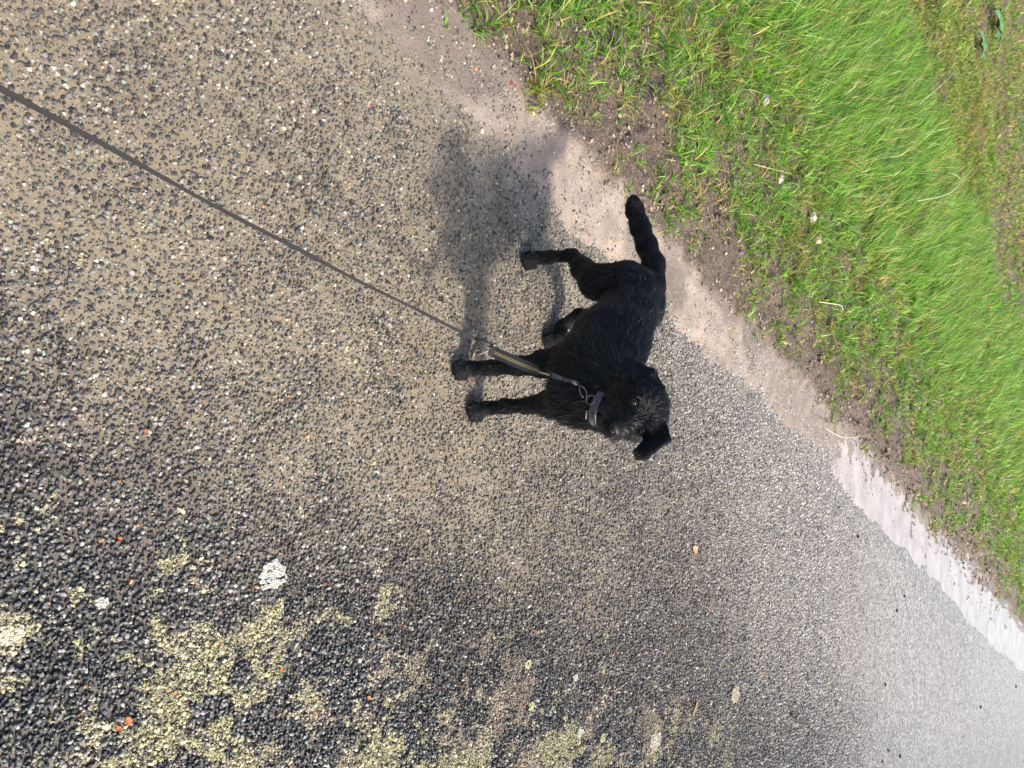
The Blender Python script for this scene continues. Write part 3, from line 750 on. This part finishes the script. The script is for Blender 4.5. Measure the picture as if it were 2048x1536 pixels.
# ---------------------------------------------------------------- leash
def P3(px, py, dep):
    """point at optical depth dep"""
    u = (py - 768) / FPX; v_ = (1024 - px) / FPX
    return V(0, 0, CAM_H) + dep * V(u, math.cos(PITCH) - v_ * math.sin(PITCH), -math.sin(PITCH) - v_ * math.cos(PITCH))
R0 = RC + unit(V(0, 0, -1) + od * .3) * .0098
dR = pproj(R0)[2]; print('ring', pproj(R0))
leash = group_obj('dog_leash', R0, label='thin black retractable leash with yellow-stitched webbing end clipped to the collar', category='leash')
M_WEB = plain('dark_grey_webbing', (.015, .016, .020), .8, nscale=500, var=.4, bmp=.0005)
M_STI = plain('yellow_thread', (.36, .285, .12), .8)
M_PLA = plain('dark_plastic', (.045, .050, .045), .38, nscale=80)
M_CLEAR = plain('worn_pinkish_plastic', (.16, .13, .11), .3, nscale=300, var=.4)
M_CORD = plain('black_leash_tape', (.012, .010, .010), .85, nscale=300, var=.35, bmp=.0004)
# clip: hook, swivel barrel, eye
c1 = P3(1160, 770, dR - .004); c2 = P3(1142, 762, dR - .012)
hook = [R0 + (c1 - R0) * q + unit(np.cross(c1 - R0, V(0, -1, .3))) * .0075 * math.sin(q * 3.14) for q in np.linspace(-.15, 1, 9)] + [c1 + (R0 - c1) * q - unit(np.cross(c1 - R0, V(0, -1, .3))) * .0065 * math.sin(q * 3.14) for q in np.linspace(.1, .8, 6)]
v, f = tube(hook, .0015, 7); keep(poly_mesh('clip_hook', v, f, M_METAL, smooth=True), leash)
v, f = tube([c1 + (c2 - c1) * q for q in (0, .2, .25, .75, .8, 1)], [.0030, .0030, .0045, .0045, .0032, .0032], 10); keep(poly_mesh('clip_swivel', v, f, M_METAL, smooth=True), leash)
# webbing from the swivel to the stopper
wp_ = [(1142, 762, dR - .012), (1120, 756, dR - .012), (1100, 749, dR - .005), (1080, 743, 1.695), (1060, 735, 1.70), (1035, 725, 1.71), (1010, 714, 1.72), (985, 703, 1.73)]
cl = np.array([P3(*q) for q in wp_]); tq = np.linspace(0, len(cl) - 1, 60)
cl = np.stack([np.interp(tq, np.arange(len(cl)), cl[:, i]) for i in range(3)], 1)
for _ in range(4): cl[1:-1] = (cl[:-2] + cl[1:-1] * 2 + cl[2:]) / 4
tow = unit(V(0, 0, CAM_H) - cl[30]); tow = unit(tow + V(.25, 0, .1))
hw = np.interp(np.linspace(0, 1, 60), [0, .12, .25, .42, .6, 1], [.0035, .0045, .0060, .0095, .0128, .0128])
def ribbon(cl, hw, th, nrm, crease=0):
    v = []; f = []
    for i in range(len(cl)):
        t_ = unit(cl[min(i + 1, len(cl) - 1)] - cl[max(i - 1, 0)]); n_ = unit(nrm - t_ * nrm.dot(t_)); s_ = np.cross(t_, n_)
        for a_, b_ in ((-1, 0), (-.93, 1), (-.35, .75), (.35, .75), (.93, 1), (1, 0), (.5, -.9), (-.5, -.9)): v.append(cl[i] + s_ * a_ * hw[i] + n_ * b_ * th)
    for i in range(len(cl) - 1):
        for j in range(8): f.append((i * 8 + j, i * 8 + (j + 1) % 8, (i + 1) * 8 + (j + 1) % 8, (i + 1) * 8 + j))
    f += [tuple(range(8))[::-1], tuple((len(cl) - 1) * 8 + j for j in range(8))]; return v, f
v, f = ribbon(cl, hw, .0016, tow); web = keep(poly_mesh('webbing', v, f, M_WEB), leash)
v = []; f = []                                        # ladder of yellow stitches down the middle
arc = np.r_[0, np.cumsum(np.linalg.norm(np.diff(cl, axis=0), axis=1))]
for a_ in np.arange(arc[-1] * .20, arc[-1] * .985, .0036):
    i = min(np.searchsorted(arc, a_), 58); t_ = unit(cl[i + 1] - cl[i - 1]); n_ = unit(tow - t_ * tow.dot(t_)); s_ = np.cross(t_, n_)
    c_ = cl[i] + (cl[i + 1] - cl[i]) * 0; c_ = np.array([np.interp(a_, arc, cl[:, k_]) for k_ in range(3)]) + n_ * .0016
    for side in (-1, 1):
        w0 = hw[i] * .30; b0 = len(v); cc_ = c_ + s_ * side * w0 * .56
        for zz in (0, .0007):
            for a2, b2 in ((-1, -1), (1, -1), (1, 1), (-1, 1)): v.append(cc_ + s_ * a2 * w0 * .36 + t_ * b2 * .0008 + n_ * zz)
        f += [(b0 + 4, b0 + 5, b0 + 6, b0 + 7), (b0, b0 + 1, b0 + 5, b0 + 4), (b0 + 1, b0 + 2, b0 + 6, b0 + 5), (b0 + 2, b0 + 3, b0 + 7, b0 + 6), (b0 + 3, b0, b0 + 4, b0 + 7)]
o = poly_mesh('stitching', v, f, M_STI); sub_part(o, web); o['kind'] = 'stuff'
# knotted frayed loop where the webbing meets the clip
kn = [cl[4] + V(*(.0065 * q)) for q in np.random.default_rng(9).normal(0, 1, (26, 3))]; kn = np.array(kn)
kn[1:-1] = (kn[:-2] + kn[1:-1] + kn[2:]) / 3
v, f = tube(kn, .0016, 6); sub_part(poly_mesh('knot', v, f, M_WEB, smooth=True), web)
# stopper: oval plate, ribs and sleeve
e_ = cl[-1]; td_ = unit(cl[-1] - cl[-6]); wd = unit(np.cross(td_, tow)); nn = np.cross(wd, td_)
ctr = P3(949, 701, 1.742); ax_l = unit(P3(943, 719, 1.742) - P3(954, 684, 1.742))
long_r = .5 * np.linalg.norm(P3(942, 719, 1.742) - P3(953, 683, 1.742)); pn = unit(unit(ctr - e_) * .9 + unit(V(0, 0, CAM_H) - ctr) * .55)
pn = unit(pn - ax_l * pn.dot(ax_l)); pb = np.cross(ax_l, pn)
v = []; f = []
for h_, sc_ in ((0, 1), (.0035, 1.0), (.0045, .9), (-.0005, .85)):
    for j in range(20):
        th = j / 20 * 6.283; v.append(ctr + ax_l * long_r * sc_ * math.cos(th) + pb * long_r * .62 * sc_ * math.sin(th) + pn * h_)
for j in range(20):
    k_ = (j + 1) % 20; f += [(j, k_, 20 + k_, 20 + j), (20 + j, 20 + k_, 40 + k_, 40 + j), (60 + j, 60 + k_, k_, j)]
f += [tuple(range(40, 60)), tuple(range(60, 80))[::-1]]
keep(poly_mesh('stopper_plate', v, f, M_PLA, smooth=False), leash)
for q in (-.72, -.25, .25, .72):
    a_ = ctr + ax_l * long_r * q; b_ = e_ + wd * .009 * q + td_ * .002
    v, f = tube([a_, a_ * .5 + b_ * .5 + nn * .002, b_], [.0022, .0026, .0022], 6); keep(poly_mesh('stopper_rib', v, f, M_CLEAR, smooth=True), leash)
sl_ = [e_ - td_ * .004 + nn * .001, e_ + td_ * .006 + nn * .001]
v, f = tube(sl_, [.0135, .0125], 12, flat=(nn, .32)); keep(poly_mesh('webbing_sleeve', v, f, M_PLA), leash)
wv = [P3(985, 692, 1.735), P3(968, 684, 1.738), P3(950, 676, 1.742)]
v, f = tube(wv, [.0062, .0070, .0036], 8); keep(poly_mesh('cord_lock', v, f, M_PLA, smooth=True), leash)
# thin tape up to the hand outside the picture
J = P3(952, 678, 1.744); K_ = P3(0, 142, .76); ex = K_ + (K_ - J) * .55
tq = np.linspace(0, 1, 40); tp_ = np.array([J + (ex - J) * q + V(0, 0, -.045) * math.sin(math.pi * min(1, q)) + V(.0012, 0, .001) * math.sin(q * 31) for q in tq])
v, f = ribbon(tp_, (.0032 + .0004 * np.sin(tq * 23) + .0003 * np.sin(tq * 61)), .0008, unit(V(0, 0, CAM_H) - V(0, .8, .3)) + V(.2, 0, 0)); keep(poly_mesh('cord', v, f, M_CORD), leash)

# ---------------------------------------------------------------- small things on the road and verge
def ground_at(px, py, verge_side=False):
    z = 0.0
    for _ in range(6):
        u = (py - 768) / FPX; v_ = (1024 - px) / FPX; d_ = V(u, math.cos(PITCH) - v_ * math.sin(PITCH), -math.sin(PITCH) - v_ * math.cos(PITCH))
        t_ = (z - CAM_H) / d_[2]; x_, y_ = d_[0] * t_, d_[1] * t_; s_, q_ = xy2st(x_, y_)
        z = float(verge_z(s_, q_, x_, y_) if verge_side else road_z(s_, q_, x_, y_))
    return V(x_, y_, z), t_
def rosette(px, py, rpx, col, label, cnt=None):
    p, dep = ground_at(px, py); R = rpx / FPX * dep; n_ = cnt or int(60 + 900 * (R / .03) ** 2)
    a_ = rng.random(n_) * 6.283; rr_ = R * np.sqrt(rng.random(n_)) * (1 + .08 * np.sin(a_ * 3 + px) + .10 * np.sin(a_ * 7 + py))
    x_ = p[0] + rr_ * np.cos(a_) * .95; y_ = p[1] + rr_ * np.sin(a_) * 1.0
    k_ = fbm(x_ * 160, y_ * 160, 2, 7) > .36; x_, y_ = x_[k_], y_[k_]; n_ = len(x_)
    c_ = np.clip(np.array(col) * rng.uniform(.7, 1.2, (n_, 1)) * (1 + .05 * rng.normal(0, 1, (n_, 3))), 0, .85)
    v_, f_, c_ = flakes(x_ - p[0], y_ - p[1], rng.uniform(.0012, .0034, n_), rng.uniform(.0012, .0030, n_), c_)
    o = mesh('lichen_spot', v_, f_, M_LICH, attrs={'col': c_}); o.location = p
    tag(o, label=label, category='lichen', group='pale lichen spots on the road'); return o
WH = (.50, .49, .42); YG = (.50, .48, .27)
rosette(545, 1150, 29, WH, 'large round off-white lichen spot alone on the dark asphalt', 1500)
rosette(204, 1205, 11, WH, 'small white lichen spot among yellow crusts nearest the bottom edge of the road view')
rosette(1160, 1464, 9, WH, 'bright white lichen spot in the grey middle of the road')
rosette(1150, 1355, 7, WH, 'tiny white lichen dot above the bright white spot on grey road')
rosette(1056, 1328, 9, YG, 'small yellowish lichen spot on plain grey road, nearest to the dog')
rosette(1062, 1412, 9, YG, 'narrow yellow-green lichen spot on plain grey road')
rosette(1310, 1482, 20, (.50, .44, .34), 'broad cream lichen patch at the far right side of the road')
rosette(1470, 1388, 18, (.50, .42, .30), 'long tan lichen smear farthest up the road')
rosette(22, 1268, 22, (.56, .52, .36), 'pale cream lichen spot closest to the camera')
rosette(1205, 1475, 9, YG, 'small tan lichen spot beside the bright white one')

def leaf(name, px, py, lpx, wpx, ang, col, label, cat, vs=False, group=None, curl=.35, lift=.003, mat=None):
    """small dry leaf or petal: a curled, notched sheet with thickness"""
    p, dep = ground_at(px, py, vs); Ls = lpx / FPX * dep; Ws = wpx / FPX * dep; v = []; f = []; nu, nv = 7, 4
    ca, sa = math.cos(ang), math.sin(ang)
    for side in (1, -1):
        for i in range(nu + 1):
            q = i / nu; wd_ = math.sin(math.pi * min(1, q * .96 + .03)) ** .7 * (1 + .18 * math.sin(i * 2.3 + px))
            for j in range(nv + 1):
                h_ = (j / nv - .5) * wd_; x_ = (q - .5) * Ls; y_ = h_ * Ws
                z_ = lift + curl * Ws * (h_ * 2) ** 2 * .5 + curl * .2 * Ls * (q - .5) ** 2 + .0004 * side + .0006 * math.sin(i * 3 + j * 5)
                v.append((x_ * ca - y_ * sa, x_ * sa + y_ * ca, z_))
    m_ = (nu + 1) * (nv + 1)
    for i in range(nu):
        for j in range(nv):
            a_ = i * (nv + 1) + j; f.append((a_, a_ + nv + 1, a_ + nv + 2, a_ + 1)); f.append((m_ + a_, m_ + a_ + 1, m_ + a_ + nv + 2, m_ + a_ + nv + 1))
    o = poly_mesh(name, v, f, mat or plain(name + '_surface', col, .6, nscale=600, var=.4, bmp=.0004), smooth=False); o.location = p
    tag(o, label=label, category=cat)
    if group: o['group'] = group
    return o
OR = (.42, .13, .035)
G1 = 'orange leaf scraps on the dark road'
leaf('leaf_scrap', 256, 1441, 20, 13, .4, OR, 'largest orange leaf scrap among yellow lichen crusts', 'leaf scrap', group=G1)
leaf('leaf_scrap', 236, 1456, 12, 9, 1.6, OR, 'orange leaf scrap just beside the largest one', 'leaf scrap', group=G1)
leaf('leaf_scrap', 239, 1077, 10, 7, .9, (.50, .13, .03), 'vivid orange-red scrap on dark asphalt left of the large white lichen spot', 'leaf scrap', group=G1)
leaf('leaf_scrap', 291, 862, 9, 7, 2.2, (.45, .12, .03), 'single orange fleck on the plain dark road nearest the leash', 'leaf scrap', group=G1)
leaf('leaf_scrap', 561, 1339, 9, 7, .2, (.50, .16, .04), 'red-orange fleck beside a white chip below the large white lichen spot', 'leaf scrap', group=G1)
leaf('leaf_scrap', 349, 1385, 10, 7, 2.6, (.55, .25, .06), 'yellow-orange scrap in the middle of the lichen crusts', 'leaf scrap', group=G1)
leaf('leaf_scrap', 736, 1395, 10, 8, .7, (.50, .20, .05), 'bright orange scrap at the edge of the lichen farthest from the camera', 'leaf scrap', group=G1)
leaf('dry_leaf', 1388, 1100, 22, 18, .8, (.42, .24, .12), 'crumbled tan-orange leaf on the grey road right of the dog', 'leaf')
leaf('dry_leaf', 1389, 1416, 34, 8, 2.4, (.40, .24, .11), 'long thin tan-orange leaf lying far up the grey road', 'leaf')
p, dep = ground_at(648, 1166); v, f = tube([V(-.007, -.010, .004), V(-.003, -.003, .0055), V(.002, .004, .0052), V(.006, .011, .0038)], [.0005, .0009, .0009, .0004], 6)
o = poly_mesh('pine_needle', v, f, plain('red_needle', (.30, .03, .02), .5)); o.location = p
tag(o, label='thin dark red needle lying near the large white lichen spot', category='needle')

def lump(name, px, py, rpx, col, rough=.6, vs=False, flat=.6, sd=0, lift=0.0):
    p, dep = ground_at(px, py, vs); R = rpx / FPX * dep; r2 = np.random.default_rng(int(px * 7 + py + sd)); v = []; f = []; nu, nv = 9, 6
    for i in range(nv + 1):
        ph = math.pi * i / nv
        for j in range(nu):
            th = 6.283 * j / nu; k_ = R * (1 + r2.uniform(-.28, .28)); v.append((k_ * math.sin(ph) * math.cos(th) * 1.15, k_ * math.sin(ph) * math.sin(th), k_ * math.cos(ph) * flat + R * flat * .5 + lift))
    for i in range(nv):
        for j in range(nu): f.append((i * nu + j, (i + 1) * nu + j, (i + 1) * nu + (j + 1) % nu, i * nu + (j + 1) % nu))
    o = poly_mesh(name, v, f, plain(name + '_stone', col, rough, nscale=250, var=.35, bmp=.0008)); o.location = p; return o
for px, py, r_px, lb in ((1582, 1428, 4.5, 'largest dark pebble on the grey road, beside the long tan lichen smear'), (1776, 1501, 3.5, 'leftmost dark pebble of the close trio near the bottom edge of the photo'),
                         (1799, 1512, 4, 'rightmost and biggest dark pebble of the close trio near the bottom edge'), (1764, 1522, 3, 'lowest dark pebble of the close trio near the bottom edge'),
                         (1770, 1369, 3, 'lone dark pebble on pale road straight above the close trio'), (1960, 1414, 3.2, 'lone dark pebble on the shiny wet stretch of road'),
                         (2031, 1373, 2.5, 'farthest dark pebble, at the right edge of the photo'), (1715, 1073, 3.5, 'dark pebble closest to the gutter silt on the pale road'),
                         (1793, 1221, 3, 'lower one of two small dark pebbles halfway along the far road'), (1808, 1192, 2.6, 'upper one of two small dark pebbles halfway along the far road'),
                         (1628, 1463, 3, 'small dark pebble between the largest one and the close trio')):
    tag(lump('pebble', px, py, r_px, (.022, .018, .018)), label=lb, category='pebble', group='dark pebbles on the far wet road')
tag(lump('stone', 1065, 226, 6, (.55, .38, .22), vs=True), label='yellow-brown stone on the wet silt at the road edge', category='stone')
tag(lump('stone', 963, 262, 5, (.62, .52, .36)), label='cream stone on the asphalt beside the wet silt', category='stone')
tag(lump('stone', 862, 20, 4, (.75, .72, .68), vs=True), label='small white stone in the silt at the left end of the mud', category='stone')
tag(lump('stone', 1022, 168, 4.5, (.30, .06, .04), vs=True), label='dark red stone among gravel on the mud', category='stone')
tag(lump('stone', 952, 137, 4.5, (.48, .20, .10), vs=True), label='orange-brown brick chip on the silt edge', category='stone')
PAL = (.60, .52, .44)
for px, py, r_px, lb, c_ in ((1523, 202, 9, 'round pinkish white mushroom cap in the green grass', (.42, .34, .31)), (1614, 437, 9, 'cream mushroom cap between mud and grass, the brightest one', (.50, .45, .36)),
                       (1625, 481, 8, 'tan crumpled mushroom cap next to the brightest one', (.40, .31, .21)), (1553, 358, 8, 'pale mushroom cap above bare soil', (.40, .34, .29))):
    tag(lump('clod', px, py, r_px, c_, vs=True, flat=.8, lift=.008), label=lb.replace('mushroom cap', 'dry clod'), category='clod', group='pale dry clods in the grass')
# gravel washed onto the silt near the left end
n_ = 9000; s_ = rng.uniform(.4, 5.4, n_); t_ = rng.uniform(1.2, 1.78, n_); k_ = rng.random(n_) < np.exp(-((t_ - 1.44) / .13) ** 2) * np.exp(-((s_ - .95) / .55) ** 2) + .14 * (t_ < 1.5)
s_, t_ = s_[k_], t_[k_]; x_, y_ = st2xy(s_, t_); n_ = len(x_); r_s = .0012 + .0038 * rng.random(n_) ** 3
pal = np.array([(.45, .38, .30), (.14, .11, .09), (.30, .15, .08), (.60, .55, .48), (.07, .07, .08)]); c_ = pal[rng.integers(0, 5, n_)] * rng.uniform(.7, 1.2, (n_, 1))
v_, f_, c_ = flakes(x_, y_, verge_z(s_, t_, x_, y_) + r_s * .5, r_s, c_, 6)
tag(mesh('gravel', v_, f_, M_LICH, attrs={'col': c_}), kind='stuff', label='fine mixed gravel washed onto the mud at the road edge')
# mud crumbs over the bare verge
n_ = 46000; s_ = .5 + 9 * rng.random(n_) ** 1.3; t_ = rng.uniform(1.15, 2.3, n_); x_, y_ = st2xy(s_, t_); d_ = t_ - EDGE(s_)
k_ = rng.random(n_) < (.06 + .94 * sst(.17, .30, d_ + .2 * (fbm(x_ * 8, y_ * 8, 3, 3) - .5))) * sst(.35, .55, fbm(x_ * 12, y_ * 12, 3, 15)); s_, t_, x_, y_ = s_[k_], t_[k_], x_[k_], y_[k_]; n_ = len(x_)
r_s = (.0018 + .0080 * rng.random(n_) ** 3) * (1 + .8 * sst(3, 7, s_)); c_ = np.array([(.20, .145, .105)]) * rng.uniform(.4, 2.0, (n_, 1))
v_, f_, c_ = flakes(x_, y_, verge_z(s_, t_, x_, y_) + r_s * .45, r_s, c_, 5)
tag(mesh('mud_crumbs', v_, f_, M_LICH, attrs={'col': c_}), kind='stuff', label='crumbs of trodden earth on the bare verge')

# broad-leaved weeds in the far short grass, and pale straws
def weed(px, py, size_px, label, nl=5, rot=0):
    p, dep = ground_at(px, py, True); S_ = size_px / FPX * dep; root = group_obj('weed', p, label=label, category='weed')
    m_ = plain('weed_leaf', (.10, .20, .065), .42, nscale=60, var=.3)
    for k_ in range(nl):
        a_ = rot + k_ * 6.283 / nl + .3 * math.sin(k_ * 5); v = []; f = []
        for sd_ in (0, -.0008):
            for i in range(8):
                q = i / 7; w_ = math.sin(math.pi * (q * .93 + .05)) ** .8 * S_ * .20
                for j in (-1, -.5, 0, .5, 1):
                    r_r = q * S_ * .62; zz = .028 + .025 * math.sin(q * 2.6) + abs(j) * w_ * .35 + sd_
                    v.append((r_r * math.cos(a_) - j * w_ * math.sin(a_), r_r * math.sin(a_) + j * w_ * math.cos(a_), zz))
        for q0 in (0, 40):
            for i in range(7):
                for j in range(4): b_ = q0 + i * 5 + j; f.append((b_, b_ + 5, b_ + 6, b_ + 1))
        poly_mesh('leaf', v, f, m_, root, smooth=True)
    v, f = tube([V(0, 0, -.01), V(.002, .001, .025), V(0, 0, .032)], .0025, 6); poly_mesh('stem', v, f, m_, root)
weed(1985, 52, 60, 'broad-leaved blue-green weed at the far left edge of the brown grass', 5, .4)
weed(1948, 92, 50, 'smaller pale green weed just right of the broad-leaved one', 4, 1.2)
def straw(pp, label, col, r_=.0016):
    P_ = [ground_at(a_, b_, True)[0] + V(0, 0, h_) for a_, b_, h_ in pp]; P_ = np.array(P_); o0 = P_[0].copy()
    tq = np.linspace(0, len(P_) - 1, 14); P_ = np.stack([np.interp(tq, np.arange(len(P_)), P_[:, i]) for i in range(3)], 1)
    for _ in range(2): P_[1:-1] = (P_[:-2] + P_[1:-1] * 2 + P_[2:]) / 4
    v, f = tube(P_ - o0, np.linspace(r_, r_ * .5, 14), 6); o = poly_mesh('straw', v, f, plain('dry_straw', col, .5), smooth=True); o.location = o0
    tag(o, label=label, category='straw', group='pale dry straws in the grass')
ST = (.55, .52, .34)
straw([(1815, 405, .10), (1850, 398, .13), (1876, 378, .14), (1884, 362, .13), (1872, 352, .12)], 'pale straw curled into a hook in the tall grass', ST, .0028)
straw([(1808, 214, .10), (1850, 172, .13), (1880, 150, .13)], 'long white straw slanting out of the tall grass', (.62, .60, .48), .0022)
straw([(1618, 855, .08), (1650, 875, .09), (1690, 872, .09), (1712, 868, .08)], 'pale straw curved in a bow near the puddle', (.50, .48, .30), .0022)
straw([(1618, 605, .05), (1650, 612, .06), (1668, 622, .05)], 'short thick straw lying at the edge between mud and grass', (.60, .56, .38), .0022)
straw([(1500, 660 - 330, .03), (1560, 352, .04)], 'straight thin straw lying on the sparse grass above the bare soil', ST, .0014)
